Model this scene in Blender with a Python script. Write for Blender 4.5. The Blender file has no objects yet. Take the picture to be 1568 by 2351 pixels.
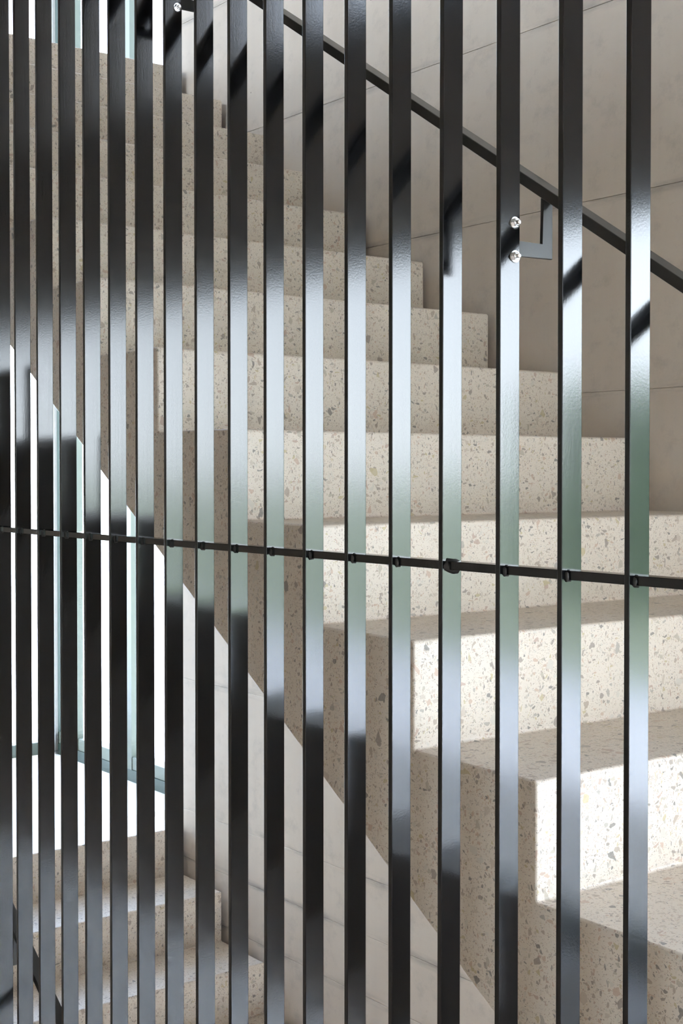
import bpy, bmesh, math, random
from mathutils import Vector, Matrix

# ------------------------------------------------------------------ camera, sky, exposure
scn = bpy.context.scene
COL = scn.collection
F_PX, W_PX, H_PX = 3146.35, 1568, 2351
EYE = 1.3162
cam_d = bpy.data.cameras.new('camera')
cam = bpy.data.objects.new('camera', cam_d)
COL.objects.link(cam)
cam_d.sensor_fit = 'VERTICAL'
cam_d.sensor_height = 36.0
cam_d.lens = F_PX / H_PX * 36.0
cam_d.shift_y = -(1175.5 - 1145.14) / H_PX
cam_d.clip_start = 0.02
cam_d.clip_end = 400
TH, PITCH = math.radians(37.0446), math.radians(-1.0862)
fw = Vector((-math.cos(TH) * math.cos(PITCH), math.sin(TH) * math.cos(PITCH), math.sin(PITCH)))
cam.location = (0, 0, EYE)
cam.rotation_euler = fw.to_track_quat('-Z', 'Y').to_euler()
scn.camera = cam

scn.view_settings.view_transform = 'Standard'
scn.view_settings.look = 'None'
scn.view_settings.gamma = 1
scn.view_settings.exposure = 1.45
scn.view_settings.use_curve_mapping = False
scn.cycles.max_bounces = 12
scn.cycles.diffuse_bounces = 6
scn.cycles.glossy_bounces = 5
scn.cycles.transparent_max_bounces = 16
scn.cycles.sample_clamp_indirect = 12

SKY_STRENGTH = 12.2
world = bpy.data.worlds.new('overcast_sky')
scn.world = world
world.use_nodes = True
wn, wl = world.node_tree.nodes, world.node_tree.links
wn.clear()
w_out = wn.new('ShaderNodeOutputWorld')
w_bg = wn.new('ShaderNodeBackground')
w_tc = wn.new('ShaderNodeTexCoord')
w_sep = wn.new('ShaderNodeSeparateXYZ')
w_ramp = wn.new('ShaderNodeValToRGB')
# hazy white along the horizon, clear blue higher up
for e_pos, e_col in ((0.0, (0.88, 0.94, 1.0)), (0.165, (0.74, 0.87, 1.0)), (0.27, (0.20, 0.34, 0.64)), (0.9, (0.14, 0.27, 0.55))):
    e = w_ramp.color_ramp.elements[0] if e_pos == 0.0 else w_ramp.color_ramp.elements[1] if e_pos == 0.9 else w_ramp.color_ramp.elements.new(e_pos)
    e.position = e_pos
    e.color = (*e_col, 1)
wl.new(w_tc.outputs['Generated'], w_sep.inputs[0])
wl.new(w_sep.outputs['Z'], w_ramp.inputs[0])
wl.new(w_ramp.outputs[0], w_bg.inputs[0])
w_bg.inputs[1].default_value = SKY_STRENGTH
wl.new(w_bg.outputs[0], w_out.inputs[0])

sun_d = bpy.data.lights.new('sun', 'SUN')
sun_d.energy = 13.0
sun_d.angle = math.radians(0.6)
sun_d.color = (1.0, 0.975, 0.94)
sun = bpy.data.objects.new('sun', sun_d)
COL.objects.link(sun)
sun.location = (20, 3, 25)
sun.rotation_euler = Vector((-1.0, 0.04, -1.6)).to_track_quat('-Z', 'Y').to_euler()

# ------------------------------------------------------------------ dimensions (metres); x runs down the stair, y through the screen
RISE, GO = 0.175, 0.27267
RG = RISE / GO
NEAR_Y, FAR_Y, WALL_Y, GLASS_Y = 1.3993, 2.5834, 2.602, 2.79
NOSE0_X, NOSE0_Z = -1.3905, 0.875
SOFFIT = 0.418
LAND_X = -4.4017
BAR_Y, BAR_D, BAR_T, PITCH_X = 1.2329, 0.0354, 0.0082, 0.10826
END_X = -5.93
WALL_END_X = -4.49
WALL_RIGHT_X = -0.06
RIGHT_X = 1.95
FRONT_Y = -2.6
TOP_Z, BASE_Z = 5.4, -2.8

# ------------------------------------------------------------------ helpers
def link(o, parent=None):
    COL.objects.link(o)
    if parent is not None:
        o.parent = parent
    return o

def shade(me, angle, small=0.004):
    """round only the narrow bevel faces; broad faces stay flat"""
    me.set_sharp_from_angle(angle=math.radians(angle))
    for p in me.polygons:
        vs = [me.vertices[i].co for i in p.vertices]
        p.use_smooth = min((vs[i] - vs[i - 1]).length for i in range(len(vs))) < small and len(vs) <= 4

def finish(name, bm, mat, parent=None, smooth=None):
    bmesh.ops.recalc_face_normals(bm, faces=bm.faces[:])
    me = bpy.data.meshes.new(name)
    bm.to_mesh(me)
    bm.free()
    if mat:
        me.materials.append(mat)
    if smooth is not None:
        shade(me, smooth)
    return link(bpy.data.objects.new(name, me), parent)

def add_box(bm, x0, x1, y0, y1, z0, z1, bevel=0.0, seg=2):
    m = Matrix.Translation(((x0 + x1) / 2, (y0 + y1) / 2, (z0 + z1) / 2)) @ Matrix.Diagonal((x1 - x0, y1 - y0, z1 - z0, 1))
    r = bmesh.ops.create_cube(bm, size=1, matrix=m)
    if bevel:
        es = list({e for v in r['verts'] for e in v.link_edges})
        bmesh.ops.bevel(bm, geom=es, offset=bevel, segments=seg, profile=0.5, affect='EDGES')

def box(name, b, mat, parent=None, bevel=0.0, seg=2):
    bm = bmesh.new()
    add_box(bm, *b, bevel=bevel, seg=seg)
    return finish(name, bm, mat, parent, smooth=40 if bevel else None)

def add_prism(bm, pts, axis, a, b):
    """closed outline pts (2-D) pushed from a to b along axis 'x' or 'y'"""
    def P(p, t):
        return (t, p[0], p[1]) if axis == 'x' else (p[0], t, p[1])
    v0 = [bm.verts.new(P(p, a)) for p in pts]
    v1 = [bm.verts.new(P(p, b)) for p in pts]
    bm.faces.new(v0)
    bm.faces.new(v1[::-1])
    n = len(pts)
    for i in range(n):
        bm.faces.new((v0[i], v1[i], v1[(i + 1) % n], v0[(i + 1) % n]))

def empty(name, loc, label, cat, group=None):
    o = bpy.data.objects.new(name, None)
    o.empty_display_size = 0.1
    o.location = loc
    link(o)
    o['label'] = label
    o['category'] = cat
    if group:
        o['group'] = group
    return o

def keep(parent, child):
    """parent without moving"""
    child.parent = parent
    child.matrix_parent_inverse = Matrix.Translation(parent.location).inverted()
    return child

def struct(o):
    o['kind'] = 'structure'
    return o

# ------------------------------------------------------------------ materials
def new_mat(name):
    m = bpy.data.materials.new(name)
    m.use_nodes = True
    n, l = m.node_tree.nodes, m.node_tree.links
    n.clear()
    out = n.new('ShaderNodeOutputMaterial')
    b = n.new('ShaderNodeBsdfPrincipled')
    l.new(b.outputs[0], out.inputs[0])
    return m, n, l, b, out

def mapping(n, l, scale=(1, 1, 1), rot=(0, 0, 0), loc=(0, 0, 0)):
    g = n.new('ShaderNodeNewGeometry')
    mp = n.new('ShaderNodeMapping')
    mp.inputs['Scale'].default_value = scale
    mp.inputs['Rotation'].default_value = rot
    mp.inputs['Location'].default_value = loc
    l.new(g.outputs['Position'], mp.inputs['Vector'])
    return mp.outputs[0]

def noise(n, l, vec, scale, detail=3, rough=0.5):
    t = n.new('ShaderNodeTexNoise')
    t.inputs['Scale'].default_value = scale
    t.inputs['Detail'].default_value = detail
    t.inputs['Roughness'].default_value = rough
    l.new(vec, t.inputs['Vector'])
    return t

def ramp(n, l, fac, stops, interp='LINEAR'):
    r = n.new('ShaderNodeValToRGB')
    cr = r.color_ramp
    cr.interpolation = interp
    while len(cr.elements) < len(stops):
        cr.elements.new(0.5)
    for e, (p, c) in zip(cr.elements, stops):
        e.position = p
        e.color = c if len(c) == 4 else (*c, 1)
    l.new(fac, r.inputs[0])
    return r.outputs[0]

def mix(n, l, fac, a, b, mode='MIX'):
    m = n.new('ShaderNodeMix')
    m.data_type = 'RGBA'
    m.blend_type = mode
    for sock, v in ((m.inputs[0], fac), (m.inputs[6], a), (m.inputs[7], b)):
        if isinstance(v, (int, float)):
            sock.default_value = v
        elif isinstance(v, tuple):
            sock.default_value = v if len(v) == 4 else (*v, 1)
        else:
            l.new(v, sock)
    return m.outputs[2]

def math_n(n, l, op, a, b=0.5, clamp=False):
    m = n.new('ShaderNodeMath')
    m.operation = op
    m.use_clamp = clamp
    for s, v in zip(m.inputs, (a, b)):
        if isinstance(v, (int, float)):
            s.default_value = v
        else:
            l.new(v, s)
    return m.outputs[0]

def bump(n, l, b, height, strength, dist=0.001):
    bp = n.new('ShaderNodeBump')
    bp.inputs['Strength'].default_value = strength
    bp.inputs['Distance'].default_value = dist
    l.new(height, bp.inputs['Height'])
    l.new(bp.outputs[0], b.inputs['Normal'])

def terrazzo(name, base_a, base_b, rough):
    m, n, l, b, out = new_mat(name)
    pos = mapping(n, l)
    warp = noise(n, l, pos, 60, 2)
    vadd = n.new('ShaderNodeVectorMath'); vadd.operation = 'MULTIPLY_ADD'
    l.new(warp.outputs['Color'], vadd.inputs[0])
    vadd.inputs[1].default_value = (0.010, 0.010, 0.010)
    l.new(pos, vadd.inputs[2])
    wv = vadd.outputs[0]
    cloud = noise(n, l, pos, 9, 5, 0.6)
    col = mix(n, l, cloud.outputs['Fac'], base_a, base_b)
    speck = noise(n, l, pos, 420, 2, 0.7)
    col = mix(n, l, math_n(n, l, 'MULTIPLY', speck.outputs['Fac'], 0.16), col, (0.30, 0.27, 0.23))
    chips = [  # scale, squash, rotation, share of cells, chip edge, palette seed
        (360, (1.0, 1.0, 1.7), (0.3, 0.8, 0.1), 0.34, 0.16),
        (205, (1.0, 1.3, 0.7), (0.9, 0.2, 0.6), 0.27, 0.16),
        (115, (1.0, 0.75, 1.25), (0.2, 0.5, 1.1), 0.22, 0.16),
        (66, (1.0, 1.2, 0.85), (1.2, 0.1, 0.4), 0.10, 0.17),
        (48, (0.8, 1.1, 1.2), (0.5, 1.0, 0.2), 0.025, 0.19),
    ]
    pal = [(0.0, (0.33, 0.255, 0.20)), (0.14, (0.46, 0.385, 0.315)), (0.28, (0.23, 0.185, 0.155)), (0.40, (0.46, 0.315, 0.235)),
           (0.50, (0.38, 0.325, 0.26)), (0.60, (0.52, 0.48, 0.42)), (0.70, (0.13, 0.12, 0.11)), (0.78, (0.40, 0.27, 0.21)),
           (0.85, (0.42, 0.34, 0.18)), (0.92, (0.32, 0.285, 0.25))]
    for i, (sc, sq, rt, share, edge) in enumerate(chips):
        mp = n.new('ShaderNodeMapping')
        mp.inputs['Scale'].default_value = sq
        mp.inputs['Rotation'].default_value = rt
        mp.inputs['Location'].default_value = (0.37 * i, 1.3 * i, 0.7 * i)
        l.new(wv, mp.inputs['Vector'])
        ve = n.new('ShaderNodeTexVoronoi'); ve.feature = 'DISTANCE_TO_EDGE'
        vc = n.new('ShaderNodeTexVoronoi'); vc.feature = 'F1'
        for v in (ve, vc):
            v.inputs['Scale'].default_value = sc
            v.inputs['Randomness'].default_value = 1.0
            l.new(mp.outputs[0], v.inputs['Vector'])
        sep = n.new('ShaderNodeSeparateColor')
        l.new(vc.outputs['Color'], sep.inputs[0])
        on = math_n(n, l, 'LESS_THAN', sep.outputs[0], share)
        # edge distance must exceed a per-chip threshold: angular chips of many sizes
        thr = math_n(n, l, 'MULTIPLY_ADD', sep.outputs[1], edge)
        n_last = thr.node; n_last.inputs[2].default_value = edge * 0.55
        inside = math_n(n, l, 'GREATER_THAN', ve.outputs['Distance'], thr)
        mask = math_n(n, l, 'MULTIPLY', on, inside)
        pc = ramp(n, l, sep.outputs[2], pal, 'CONSTANT')
        vein = noise(n, l, wv, sc * 4, 2)
        pc = mix(n, l, math_n(n, l, 'MULTIPLY', vein.outputs['Fac'], 0.35), pc, (0.55, 0.51, 0.45))
        col = mix(n, l, math_n(n, l, 'MULTIPLY', mask, 0.88), col, pc)
    l.new(col, b.inputs['Base Color'])
    b.inputs['Roughness'].default_value = rough
    b.inputs['Specular IOR Level'].default_value = 0.35
    fine = noise(n, l, pos, 160, 4)
    bump(n, l, b, fine.outputs['Fac'], 0.08, 0.0008)
    return m

def concrete(name, a, bcol, joints=()):
    m, n, l, b, out = new_mat(name)
    pos = mapping(n, l)
    cloud = noise(n, l, pos, 2.2, 6, 0.6)
    col = ramp(n, l, cloud.outputs['Fac'], [(0.3, a), (0.7, bcol)])
    streak = noise(n, l, mapping(n, l, (26, 26, 0.7)), 1.0, 4, 0.65)
    col = mix(n, l, math_n(n, l, 'MULTIPLY', streak.outputs['Fac'], 0.22), col, (0.30, 0.275, 0.25))
    board = noise(n, l, mapping(n, l, (1.0, 1.0, 34)), 1.0, 3, 0.6)
    col = mix(n, l, math_n(n, l, 'MULTIPLY', board.outputs['Fac'], 0.14), col, (0.62, 0.59, 0.55))
    mot = noise(n, l, pos, 16, 5, 0.7)
    col = mix(n, l, ramp(n, l, mot.outputs['Fac'], [(0.52, (0, 0, 0)), (0.74, (0.34, 0.34, 0.34))]), col, (0.27, 0.245, 0.22))
    # small air holes
    vc = n.new('ShaderNodeTexVoronoi'); vc.feature = 'F1'; vc.inputs['Scale'].default_value = 9
    l.new(pos, vc.inputs['Vector'])
    sep = n.new('ShaderNodeSeparateColor'); l.new(vc.outputs['Color'], sep.inputs[0])
    hole = math_n(n, l, 'MULTIPLY', math_n(n, l, 'LESS_THAN', vc.outputs['Distance'], 0.028), math_n(n, l, 'LESS_THAN', sep.outputs[0], 0.35))
    col = mix(n, l, math_n(n, l, 'MULTIPLY', hole, 0.7), col, (0.09, 0.08, 0.075))
    # leached grout stains along the lift joints
    if joints:
        g = n.new('ShaderNodeNewGeometry'); sx = n.new('ShaderNodeSeparateXYZ'); l.new(g.outputs['Position'], sx.inputs[0])
        patch = noise(n, l, mapping(n, l, (3.2, 3.2, 26)), 1.0, 5, 0.7)
        for z in joints:
            d = math_n(n, l, 'ABSOLUTE', math_n(n, l, 'SUBTRACT', sx.outputs['Z'], z), 0)
            near = math_n(n, l, 'SUBTRACT', 1.0, math_n(n, l, 'DIVIDE', d, 0.022), clamp=True)
            amt = math_n(n, l, 'MULTIPLY', near, ramp(n, l, patch.outputs['Fac'], [(0.45, (0, 0, 0)), (0.66, (0.75, 0.75, 0.75))]))
            col = mix(n, l, amt, col, (0.20, 0.18, 0.165))
    l.new(col, b.inputs['Base Color'])
    b.inputs['Roughness'].default_value = 0.75
    b.inputs['Specular IOR Level'].default_value = 0.25
    fine = noise(n, l, pos, 60, 6, 0.7)
    bump(n, l, b, fine.outputs['Fac'], 0.18, 0.002)
    return m

def paint(name, col, rough, spec=0.5, peel=0.0):
    m, n, l, b, out = new_mat(name)
    b.inputs['Base Color'].default_value = (*col, 1)
    b.inputs['Roughness'].default_value = rough
    b.inputs['Specular IOR Level'].default_value = spec
    if peel:
        pos = mapping(n, l)
        p1 = noise(n, l, pos, 330, 3, 0.6)
        p2 = noise(n, l, mapping(n, l, (170, 170, 6)), 1.0, 2, 0.5)
        h = math_n(n, l, 'ADD', p1.outputs['Fac'], math_n(n, l, 'MULTIPLY', p2.outputs['Fac'], 0.7))
        bump(n, l, b, h, peel, 0.0006)
    else:
        pos = mapping(n, l)
        p1 = noise(n, l, pos, 120, 3, 0.6)
        bump(n, l, b, p1.outputs['Fac'], 0.03, 0.0005)
    return m

def metal(name, col, rough):
    m, n, l, b, out = new_mat(name)
    b.inputs['Metallic'].default_value = 1.0
    t = noise(n, l, mapping(n, l), 500, 2)
    l.new(ramp(n, l, t.outputs['Fac'], [(0.3, tuple(c * 0.85 for c in col)), (0.7, col)]), b.inputs['Base Color'])
    b.inputs['Roughness'].default_value = rough
    return m

def glass(name, tint=(0.97, 0.985, 0.985)):
    m = bpy.data.materials.new(name)
    m.use_nodes = True
    n, l = m.node_tree.nodes, m.node_tree.links
    n.clear()
    out = n.new('ShaderNodeOutputMaterial')
    tr = n.new('ShaderNodeBsdfTransparent'); tr.inputs[0].default_value = (*tint, 1)
    gl = n.new('ShaderNodeBsdfGlossy'); gl.inputs['Roughness'].default_value = 0.0
    fr = n.new('ShaderNodeFresnel')           # the pane does not bend rays, so both faces reflect like air to glass
    geo = n.new('ShaderNodeNewGeometry')
    ior = math_n(n, l, 'SUBTRACT', 1.5, math_n(n, l, 'MULTIPLY', geo.outputs['Backfacing'], 1.5 - 1 / 1.5))
    l.new(ior, fr.inputs[0])
    ms = n.new('ShaderNodeMixShader')
    l.new(fr.outputs[0], ms.inputs[0]); l.new(tr.outputs[0], ms.inputs[1]); l.new(gl.outputs[0], ms.inputs[2])
    l.new(ms.outputs[0], out.inputs[0])
    return m

def plain(name, a, b_, scale, rough=0.85, bstr=0.2, bd=0.01):
    m, n, l, b, out = new_mat(name)
    t = noise(n, l, mapping(n, l), scale, 5, 0.65)
    l.new(ramp(n, l, t.outputs['Fac'], [(0.3, a), (0.7, b_)]), b.inputs['Base Color'])
    b.inputs['Roughness'].default_value = rough
    b.inputs['Specular IOR Level'].default_value = 0.2
    bump(n, l, b, t.outputs['Fac'], bstr, bd)
    return m

JOINTS = [-2.3, -1.8, -1.3, -0.8, -0.307, -0.117, 0.063, 0.551, 1.036, 1.520, 2.005, 2.490, 2.975, 3.460, 3.945, 4.430, 4.915]
M_TERR = terrazzo('terrazzo', (0.66, 0.588, 0.508), (0.59, 0.522, 0.445), 0.42)
M_LAND = plain('pale_landing', (0.70, 0.67, 0.62), (0.78, 0.75, 0.70), 6, 0.5, 0.03, 0.002)
M_CONC = concrete('board_marked_concrete', (0.50, 0.43, 0.36), (0.575, 0.505, 0.43), JOINTS)
M_CONC2 = concrete('room_concrete', (0.51, 0.435, 0.355), (0.58, 0.505, 0.42))
M_BLACK = paint('black_gloss_paint', (0.003, 0.003, 0.0035), 0.125, 0.39, peel=0.055)
M_RAIL = paint('black_satin_paint', (0.012, 0.012, 0.012), 0.32, 0.40, peel=0.06)
M_FRAME = paint('grey_green_frame_paint', (0.105, 0.12, 0.09), 0.4)
M_PLINTH = paint('dark_green_frame_paint', (0.022, 0.042, 0.030), 0.45)
M_STEEL = metal('zinc_plated_steel', (0.62, 0.62, 0.63), 0.17)
M_GLASS = glass('clear_glass')
M_DIM_GLASS = glass('light_dimming_glass', (0.70, 0.725, 0.73))  # tint added to cut the light coming in at the left end
M_DIM_GLASS_UPPER = glass('upper_light_dimming_glass', (0.60, 0.62, 0.625))  # heavier added tint, tones down light on the wall upstairs
M_POST = plain('grey_post_cover', (0.17, 0.16, 0.145), (0.20, 0.19, 0.17), 30, 0.5, 0.02, 0.001)
M_PAVE = plain('pale_paving', (0.77, 0.78, 0.79), (0.84, 0.85, 0.86), 3)
M_WELL = plain('white_render', (0.80, 0.80, 0.79), (0.86, 0.86, 0.85), 5)
M_LAWN = plain('lawn', (0.28, 0.34, 0.22), (0.41, 0.45, 0.32), 4, 0.95, 0.6, 0.03)
M_LEAF = plain('hedge_leaf', (0.14, 0.20, 0.12), (0.26, 0.34, 0.21), 9, 0.8)
M_DARK = plain('room_floor', (0.45, 0.365, 0.285), (0.52, 0.43, 0.34), 5, 0.6, 0.05, 0.002)

# ------------------------------------------------------------------ structure: slabs, walls
def slab(name, b, mat):
    return struct(box(name, b, mat))

slab('floor', (END_X, RIGHT_X, FRONT_Y, 1.20, -0.24, 0.0), M_DARK)
slab('floor', (END_X, LAND_X - GO + 0.004, 1.20, 2.80, -0.24, 0.0), M_LAND)
slab('floor', (-0.30, RIGHT_X, 1.20, 2.80, -0.24, 0.0), M_LAND)
slab('floor', (END_X, RIGHT_X, FRONT_Y, 1.20, 2.56, 2.8), M_CONC2)
slab('floor', (END_X, NOSE0_X - 12 * GO + 0.004, 1.20, 2.80, 2.56, 2.8), M_LAND)
slab('floor', (0.75, RIGHT_X, 1.20, 2.80, 2.56, 2.8), M_CONC2)
slab('floor', (END_X, RIGHT_X, FRONT_Y, 2.80, BASE_Z - 0.2, BASE_Z), M_CONC2)
slab('ceiling', (END_X - 0.1, RIGHT_X + 0.1, FRONT_Y - 0.1, 2.90, TOP_Z, TOP_Z + 0.2), M_CONC2)

# far wall: cast lifts with recessed joints on a core
core = struct(box('wall_back', (WALL_END_X + 0.003, WALL_RIGHT_X - 0.003, WALL_Y + 0.003, 2.80, BASE_Z, TOP_Z), M_CONC))
zs = [BASE_Z] + JOINTS + [TOP_Z]
for a, b in zip(zs, zs[1:]):
    box('concrete_lift', (WALL_END_X, WALL_RIGHT_X, WALL_Y, WALL_Y + 0.006, a + 0.0006, b - 0.0006), M_CONC, core, bevel=0.0008, seg=1)

struct(box('wall_basement_back', (END_X, WALL_END_X, 2.70, 2.80, BASE_Z, -0.24), M_CONC2))
bm = bmesh.new()
UW0, UW1, UZ0, UZ1 = -4.0, -2.2, 3.0, 4.8
add_box(bm, END_X - 0.1, UW0, FRONT_Y - 0.15, FRONT_Y, BASE_Z, TOP_Z)
add_box(bm, UW0, UW1, FRONT_Y - 0.15, FRONT_Y, BASE_Z, UZ0)
add_box(bm, UW0, UW1, FRONT_Y - 0.15, FRONT_Y, UZ1, TOP_Z)
add_box(bm, UW1, RIGHT_X + 0.1, FRONT_Y - 0.15, FRONT_Y, BASE_Z, TOP_Z)
struct(finish('wall_front', bm, M_CONC2))

# end walls with openings
bm = bmesh.new()   # left end: solid on the room side and in the basement, glazed beside the stair
add_box(bm, END_X - 0.15, END_X, FRONT_Y, 1.0, BASE_Z, TOP_Z)
add_box(bm, END_X - 0.15, END_X, 1.0, 2.9, BASE_Z, -0.02)
add_box(bm, END_X - 0.15, END_X, 1.0, 2.9, 2.50, 2.82)
struct(finish('wall_left', bm, M_CONC2))
HEAD, SILL2 = 2.06, 2.74
CW0, CW1, CW_HEAD = -1.22, -0.42, 2.45      # room-side window in the right end wall
bm = bmesh.new()
add_box(bm, RIGHT_X, RIGHT_X + 0.15, FRONT_Y, CW0, -0.4, TOP_Z)
add_box(bm, RIGHT_X, RIGHT_X + 0.15, CW1, 1.0, -0.4, TOP_Z)
add_box(bm, RIGHT_X, RIGHT_X + 0.15, CW0, CW1, -0.4, 0.1)
add_box(bm, RIGHT_X, RIGHT_X + 0.15, CW0, CW1, CW_HEAD, TOP_Z)
add_box(bm, RIGHT_X, RIGHT_X + 0.15, 1.0, 2.9, -0.4, -0.02)
add_box(bm, RIGHT_X, RIGHT_X + 0.15, 1.0, 2.9, HEAD, TOP_Z)
add_box(bm, RIGHT_X, RIGHT_X + 0.15, 1.0, 2.1, -0.03, HEAD + 0.01)
struct(finish('wall_right', bm, M_CONC2))
bm = bmesh.new()   # band over the glazing beside the foot of the stair
add_box(bm, WALL_RIGHT_X, RIGHT_X, GLASS_Y, 2.9, HEAD, SILL2)
add_box(bm, 0.52, RIGHT_X, GLASS_Y, 2.9, SILL2, TOP_Z)
add_box(bm, WALL_RIGHT_X, RIGHT_X, GLASS_Y, 2.9, -0.34, -0.001)
struct(finish('wall_band', bm, M_CONC2))
bm = bmesh.new()
add_box(bm, END_X, WALL_END_X, GLASS_Y, 2.9, 2.50, 2.82)
struct(finish('wall_band_left', bm, M_CONC2))

# ------------------------------------------------------------------ windows
def window_y(n, x0, x1, z0, z1, posts, rail=0.105, plinth=0.05, pane=None):
    """glazing parallel to the stair; front of the frame at GLASS_Y"""
    root = struct(empty_plain('window_%d' % n, ((x0 + x1) / 2, GLASS_Y, z0)))
    fr = bmesh.new()
    add_box(fr, x0, x1, GLASS_Y + 0.004, GLASS_Y + 0.07, z0 + plinth, z0 + rail, 0.002, 1)
    keep(root, finish('bottom_rail', fr, M_FRAME))
    keep(root, box('plinth', (x0, x1, GLASS_Y, GLASS_Y + 0.075, z0, z0 + plinth), M_PLINTH))
    keep(root, box('top_rail', (x0, x1, GLASS_Y, GLASS_Y + 0.07, z1 - 0.06, z1), M_FRAME))
    for (a, b, dep, mt) in posts:
        keep(root, box('mullion', (a, b, GLASS_Y + 0.001, GLASS_Y + dep, z0 + plinth * 0.5, z1 - 0.03), mt))
    cuts = sorted([(a, b) for a, b, _, _ in posts])
    edges = [x0] + [v for c in cuts for v in c] + [x1]
    for a, b in zip(edges[0::2], edges[1::2]):
        if b - a > 0.05:
            keep(root, box('pane', (a - 0.004, b + 0.004, GLASS_Y + 0.036, GLASS_Y + 0.044, z0 + rail - 0.01, z1 - 0.05), pane or M_GLASS))
    return root

def window_x(n, x, out, y0, y1, z0, z1, posts, rail=0.06, pane=None):
    root = struct(empty_plain('window_%d' % n, (x, (y0 + y1) / 2, z0)))
    a, b = (x - 0.07, x) if out < 0 else (x, x + 0.07)
    keep(root, box('bottom_rail', (a, b, y0, y1, z0, z0 + rail), M_FRAME, bevel=0.003, seg=1))
    keep(root, box('top_rail', (a, b, y0, y1, z1 - 0.06, z1), M_FRAME))
    for p0, p1 in posts:
        keep(root, box('mullion', (a, b, p0, p1, z0 + 0.01, z1 - 0.01), M_FRAME))
    edges = [y0] + [v for c in sorted(posts) for v in c] + [y1]
    for p, q in zip(edges[0::2], edges[1::2]):
        if q - p > 0.05:
            mid = (a + b) / 2
            keep(root, box('pane', (mid - 0.004, mid + 0.004, p - 0.004, q + 0.004, z0 + rail - 0.01, z1 - 0.05), pane or M_GLASS))
    return root

def empty_plain(name, loc):
    o = bpy.data.objects.new(name, None)
    o.empty_display_size = 0.1
    o.location = loc
    return link(o)

left_posts = [(-5.945, -5.899, 0.085, M_PLINTH), (-5.755, -5.695, 0.030, M_FRAME), (-5.247, -5.183, 0.060, M_FRAME), (-4.56, -4.49, 0.06, M_FRAME)]
window_y(1, END_X - 0.02, WALL_END_X, 0.0, 2.5, left_posts, pane=M_DIM_GLASS)
window_y(2, END_X - 0.02, WALL_END_X, 2.82, TOP_Z, left_posts, pane=M_DIM_GLASS_UPPER)
for wname in ('window_1', 'window_2'):
    w = bpy.data.objects[wname]
    z0 = w.location.z
    keep(w, box('post_cover', (-5.95, -5.8995, GLASS_Y - 0.012, GLASS_Y + 0.003, z0 + 0.02, z0 + 2.45), M_POST))
window_x(3, END_X, -1, 1.0, 2.785, 0.0, 2.5, [(1.0, 1.06), (1.85, 1.91)], pane=M_DIM_GLASS)
window_x(4, END_X, -1, 1.0, 2.785, 2.82, TOP_Z, [(1.0, 1.06), (1.85, 1.91)], pane=M_DIM_GLASS_UPPER)
right_posts = [(WALL_RIGHT_X, WALL_RIGHT_X + 0.05, 0.06, M_FRAME), (1.1, 1.15, 0.06, M_FRAME), (1.90, 1.96, 0.06, M_FRAME)]
window_y(5, WALL_RIGHT_X, RIGHT_X, 0.0, HEAD, right_posts)
window_y(6, WALL_RIGHT_X, 0.52, SILL2, TOP_Z, right_posts[:1])
window_y(11, WALL_RIGHT_X, RIGHT_X, BASE_Z, -0.34, right_posts)
window_x(13, RIGHT_X, 1, FRONT_Y, 2.785, BASE_Z, -0.4, [(FRONT_Y, FRONT_Y + 0.05), (-0.8, -0.75), (1.0, 1.05), (2.73, 2.785)])  # added window, out of view, to bring more light into the basement
window_x(7, RIGHT_X, 1, 2.1, 2.785, 0.0, HEAD, [(2.1, 2.15)])
up_root = struct(empty_plain('window_12', ((UW0 + UW1) / 2, FRONT_Y, UZ0)))  # unseen upper window, added as fill for the wall and top risers
for a in (UW0, (UW0 + UW1) / 2, UW1 - 0.05):
    keep(up_root, box('mullion', (a, a + 0.05, FRONT_Y - 0.10, FRONT_Y - 0.04, UZ0, UZ1), M_FRAME))
keep(up_root, box('pane', (UW0 + 0.01, UW1 - 0.01, FRONT_Y - 0.074, FRONT_Y - 0.066, UZ0 + 0.01, UZ1 - 0.01), M_GLASS))
window_x(9, RIGHT_X, 1, CW0, CW1, 0.1, CW_HEAD, [(CW0, CW0 + 0.05), (CW1 - 0.05, CW1)])

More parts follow.
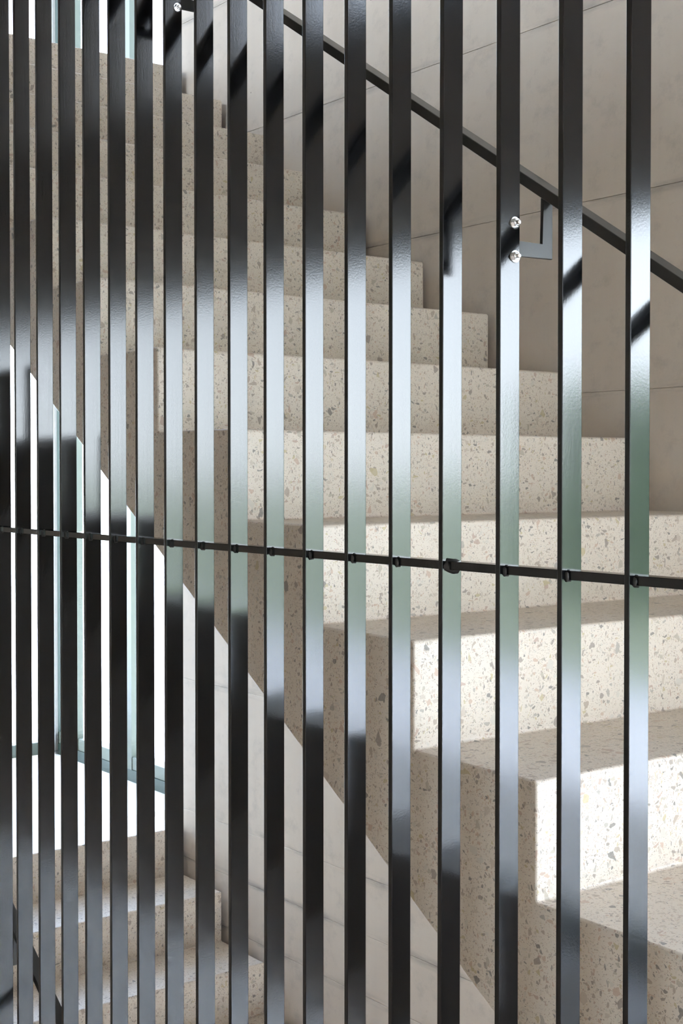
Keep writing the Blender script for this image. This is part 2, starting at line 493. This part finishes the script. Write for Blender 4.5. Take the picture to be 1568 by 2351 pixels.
# ------------------------------------------------------------------ stair flights: one step each a part
def step_mesh():
    f, nr, c = 0.005, 0.006, 0.003
    prof, nrm = [], []
    def add(x, z, nx, nz):
        prof.append((x, z)); nrm.append((nx, nz))
    add(f, -RISE, 0, 1)
    for i in range(1, 4):
        t = math.radians(90 * i / 4)
        add(f - f * math.sin(t), -RISE + f - f * math.cos(t), math.sin(t), math.cos(t))
    add(0, -RISE + f, 1, 0)
    add(0, -nr, 1, 0)
    for i in range(1, 5):
        t = math.radians(90 * i / 5)
        add(-nr + nr * math.cos(t), -nr + nr * math.sin(t), math.cos(t), math.sin(t))
    add(-nr, 0, 0, 1)
    add(-GO + f, 0, 0, 1)
    xb, xa = -GO + f, f
    prof += [(xb, -xb * RG - SOFFIT), (xa, -xa * RG - SOFFIT)]
    nrm += [(0, -1), (0, -1)]
    bm = bmesh.new()
    rings = []
    for y, ins in ((NEAR_Y, c), (NEAR_Y + c * 0.35, c * 0.3), (NEAR_Y + c, 0), (FAR_Y - 0.006, 0), (FAR_Y - 0.002, 0.002), (FAR_Y, 0.006)):
        rings.append([bm.verts.new((p[0] - q[0] * ins, y, p[1] - q[1] * ins)) for p, q in zip(prof, nrm)])
    n = len(prof)
    for r0, r1 in zip(rings, rings[1:]):
        for i in range(n):
            bm.faces.new((r0[i], r1[i], r1[(i + 1) % n], r0[(i + 1) % n]))
    bm.faces.new(rings[0])
    bm.faces.new(rings[-1][::-1])
    bmesh.ops.recalc_face_normals(bm, faces=bm.faces[:])
    me = bpy.data.meshes.new('step')
    bm.to_mesh(me); bm.free()
    me.materials.append(M_TERR)
    shade(me, 40)
    return me

STEP = step_mesh()
def flight(label, nx, nz, count, group=None):
    """nx, nz: lowest nosing; steps climb towards -x"""
    root = empty('stair_flight', (nx, (NEAR_Y + FAR_Y) / 2, nz - RISE), label, 'stair', group)
    for k in range(count):
        s = bpy.data.objects.new('step', STEP)
        s.location = (nx - k * GO, 0, nz + k * RISE)
        link(s)
        keep(root, s)
    return root

flight('cream terrazzo stair flight climbing left behind the black bars to the upper floor', NOSE0_X + 4 * GO, NOSE0_Z - 4 * RISE, 16)
flight('lower terrazzo stair flight going down from the bright landing at bottom left', LAND_X + 15 * GO, -15 * RISE, 16)

# ------------------------------------------------------------------ the screen of black flat bars
screen = empty('bar_screen', (-2.0, BAR_Y + BAR_D / 2, BASE_Z), 'tall screen of upright glossy black flat steel bars in front of the stair', 'screen')
BARS = [-1.083, -1.1913, -1.3015, -1.4138, -1.5224, -1.627, -1.7346, -1.843, -1.9507, -2.0583, -2.1657, -2.2717, -2.3796, -2.4868, -2.5952, -2.7055, -2.8187, -2.926]
BARS = [-1.083 + PITCH_X * k for k in range(7, 0, -1)] + BARS + [-2.926 - PITCH_X * k for k in range(1, 14)]
bm = bmesh.new()
add_box(bm, 0, BAR_T, 0, BAR_D, -(EYE - BASE_Z), TOP_Z - EYE, 0.0011, 2)
bmesh.ops.recalc_face_normals(bm, faces=bm.faces[:])
bar_me = bpy.data.meshes.new('bar'); bm.to_mesh(bar_me); bm.free()
bar_me.materials.append(M_BLACK)
shade(bar_me, 60)

def blob(name, sx, sy, sz, rough, seed):
    rnd = random.Random(seed)
    b = bmesh.new()
    bmesh.ops.create_icosphere(b, subdivisions=2, radius=1)
    for v in b.verts:
        k = 1 + rnd.uniform(-rough, rough)
        v.co = Vector((v.co.x * sx * k, v.co.y * sy * k, v.co.z * sz * k))
    me = bpy.data.meshes.new(name); b.to_mesh(me); b.free()
    me.materials.append(M_RAIL)
    for p in me.polygons:
        p.use_smooth = True
    return me
weld_me = blob('weld', 0.0042, 0.0062, 0.0078, 0.22, 3)
weld_big = blob('weld', 0.0080, 0.0160, 0.0105, 0.24, 5)
ROD_Z0, ROD_Z1, ROD_Y0, ROD_Y1 = 1.1838, 1.1955, BAR_Y + 0.0085, BAR_Y + BAR_D - 0.003
rnd = random.Random(8)
for u in BARS:
    o = bpy.data.objects.new('bar', bar_me)
    o.location = (u, BAR_Y, EYE)
    if abs(u + 1.4138) < 1e-4:
        o.rotation_euler = (0, 0.0022, 0)
    link(o); keep(screen, o)
    big = abs(u + 1.4138) < 1e-4
    w = bpy.data.objects.new('weld', weld_big if big else weld_me)
    w.location = (u + BAR_T + 0.001, ROD_Y0 + (0.011 if big else 0.003), (ROD_Z0 + ROD_Z1) / 2 - 0.001)
    w.rotation_euler = (0, 0, rnd.uniform(-0.4, 0.4))
    link(w); keep(screen, w)
keep(screen, box('crossbar', (BARS[-1] - 0.02, BARS[0] + 0.03, ROD_Y0, ROD_Y1, ROD_Z0, ROD_Z1), M_BLACK, bevel=0.0008, seg=1))

# ------------------------------------------------------------------ handrails on brackets bolted to the bars
RAIL_Y0, RAIL_Y1, RAIL_V = 1.313, 1.343, 0.017
def bolt_mesh():
    b = bmesh.new()
    rx = Matrix.Rotation(math.radians(90), 4, 'Y')
    def cyl(r0, r1, x0, x1, seg):
        bmesh.ops.create_cone(b, cap_ends=True, segments=seg, radius1=r0, radius2=r1, depth=x1 - x0,
                              matrix=Matrix.Translation(((x0 + x1) / 2, 0, 0)) @ rx)
    cyl(0.0085, 0.0080, 0, 0.0014, 28)       # washer
    cyl(0.0060, 0.0060, 0.0014, 0.0050, 6)   # hex nut
    cyl(0.0050, 0.0042, 0.0050, 0.0056, 24)
    cyl(0.0031, 0.0031, 0.0050, 0.0085, 16)  # thread end
    cyl(0.0031, 0.0022, 0.0085, 0.0095, 16)
    bmesh.ops.recalc_face_normals(b, faces=b.faces[:])
    me = bpy.data.meshes.new('bolt'); b.to_mesh(me); b.free()
    me.materials.append(M_STEEL)
    for p in me.polygons:
        p.use_smooth = True
    me.set_sharp_from_angle(angle=math.radians(30))
    return me
BOLT = bolt_mesh()

def handrail(label, w_top, x_hi, x_lo, bracket_bars):
    def z_at(x):
        return w_top - (x - NOSE0_X) * RG
    root = empty('handrail', (x_lo, (RAIL_Y0 + RAIL_Y1) / 2, z_at(x_lo) - RAIL_V), label, 'handrail', 'stair handrails')
    b = bmesh.new()
    pts = [(x_lo, z_at(x_lo)), (x_hi, z_at(x_hi)), (x_hi, z_at(x_hi) - RAIL_V), (x_lo, z_at(x_lo) - RAIL_V)]
    add_prism(b, pts, 'y', RAIL_Y0, RAIL_Y1)
    bmesh.ops.bevel(b, geom=b.edges[:], offset=0.0015, segments=2, profile=0.5, affect='EDGES')
    keep(root, finish('rail', b, M_RAIL, smooth=40))
    for u in bracket_bars:
        zu = z_at(u) - RAIL_V + 0.001
        zl = zu - 0.0815                        # underside of the arm
        x0, x1 = u - 0.0055, u - 0.0003
        b = bmesh.new()
        ya, yb, yc = BAR_Y + 0.006, BAR_Y + BAR_D, 1.3375
        pts = [(ya, zl - 0.017), (yb - 0.002, zl - 0.017), (yb - 0.002, zl), (yc, zl), (yc, zu), (yc - 0.018, zu), (yc - 0.018, zl + 0.018),
               (yb - 0.002, zl + 0.018), (yb - 0.002, zl + 0.055), (ya, zl + 0.055)]
        add_prism(b, pts, 'x', x0, x1)
        bmesh.ops.bevel(b, geom=b.edges[:], offset=0.0010, segments=2, profile=0.5, affect='EDGES')
        br = keep(root, finish('bracket', b, M_RAIL, smooth=50))
        for dz in (-0.004, 0.0395):
            o = bpy.data.objects.new('bolt', BOLT)
            o.location = (u + BAR_T, BAR_Y + 0.0258, zl + dz)
            link(o)
            o['label'] = 'shiny zinc nut and washer'
            o.parent = br                       # the bracket sits at the world origin
    return root

def nearest(x):
    return min(BARS, key=lambda b: abs(b - x))
handrail('long black handrail sloping across the upper half in front of the concrete wall', 1.7565, -4.55, -0.45,
         [nearest(-1.3015), nearest(-2.1657), nearest(-3.034), nearest(-0.44)])
handrail('short visible stretch of black handrail over the lower flight at bottom left', -0.806, -3.42, -0.45, [nearest(-3.034), nearest(-2.1657), nearest(-1.3015)])

# ------------------------------------------------------------------ outdoors, seen through the glass and mirrored in the bars
struct(box('ground', (-60, 160, -60, 140, -3.4, -3.2), M_LAWN))
bm = bmesh.new()
add_box(bm, -45, END_X - 0.16, -30, 45, -0.3, -0.10)
add_box(bm, END_X - 0.16, -0.9, 2.91, 45, -0.3, -0.10)
add_box(bm, -0.9, 4.7, 4.6, 140, -0.3, -0.10)
add_box(bm, 4.7, 160, -30, 140, -0.3, -0.10)
add_box(bm, END_X - 0.16, 4.7, -30, FRONT_Y - 0.4, -0.3, -0.10)
struct(finish('lawn', bm, M_LAWN))
bm = bmesh.new()
add_box(bm, -44, END_X - 0.17, -29, 44, -0.10, -0.06)
add_box(bm, END_X - 0.17, -0.9, 2.92, 44, -0.10, -0.06)
add_box(bm, -0.9, 4.7, 4.4, 6.8, -0.10, -0.06)
add_box(bm, 4.5, 9.5, -4, 6.8, -0.10, -0.061)
struct(finish('terrace', bm, M_PAVE))
bm = bmesh.new()   # light well at the basement windows; its right arm is added for daylight
add_box(bm, -0.7, 4.7, 4.4, 4.6, -3.1, -0.10)
add_box(bm, -0.9, -0.7, 2.9, 4.6, -3.1, -0.10)
add_box(bm, 4.5, 4.7, FRONT_Y - 0.2, 4.4, -3.1, -0.10)
add_box(bm, RIGHT_X + 0.15, 4.7, FRONT_Y - 0.4, FRONT_Y - 0.2, -3.1, -0.10)
add_box(bm, -0.9, RIGHT_X + 0.15, 2.9, 4.6, -3.1, -2.9)
add_box(bm, RIGHT_X + 0.15, 4.7, FRONT_Y - 0.4, 4.6, -3.1, -2.9)
struct(finish('wall_well', bm, M_WELL))

def hedge(loc, length, height, rot, seed, label):
    rnd = random.Random(seed)
    b = bmesh.new()
    nx, nz = 46, 9
    bmesh.ops.create_grid(b, x_segments=8, y_segments=8, size=0.5)
    b.clear()
    add_box(b, -length / 2, length / 2, -0.5, 0.5, 0, height)
    bmesh.ops.subdivide_edges(b, edges=[e for e in b.edges if abs((e.verts[0].co - e.verts[1].co).x) > 1], cuts=60, use_grid_fill=True)
    bmesh.ops.subdivide_edges(b, edges=[e for e in b.edges if abs((e.verts[0].co - e.verts[1].co).z) > 0.9], cuts=6, use_grid_fill=True)
    for v in b.verts:
        if v.co.z > 0.01:
            v.co += Vector((rnd.uniform(-.12, .12), rnd.uniform(-.16, .16), rnd.uniform(-.16, .16)))
    o = finish('hedge', b, M_LEAF)
    o.location = loc
    o.rotation_euler = (0, 0, rot)
    o['label'] = label
    o['category'] = 'hedge'
    return o
hedge((5.2, 10.8, -0.10), 7.0, 2.3, math.radians(13), 4, 'green hedge beyond the lawn outside, mirrored in the gloss of the right-hand bars')
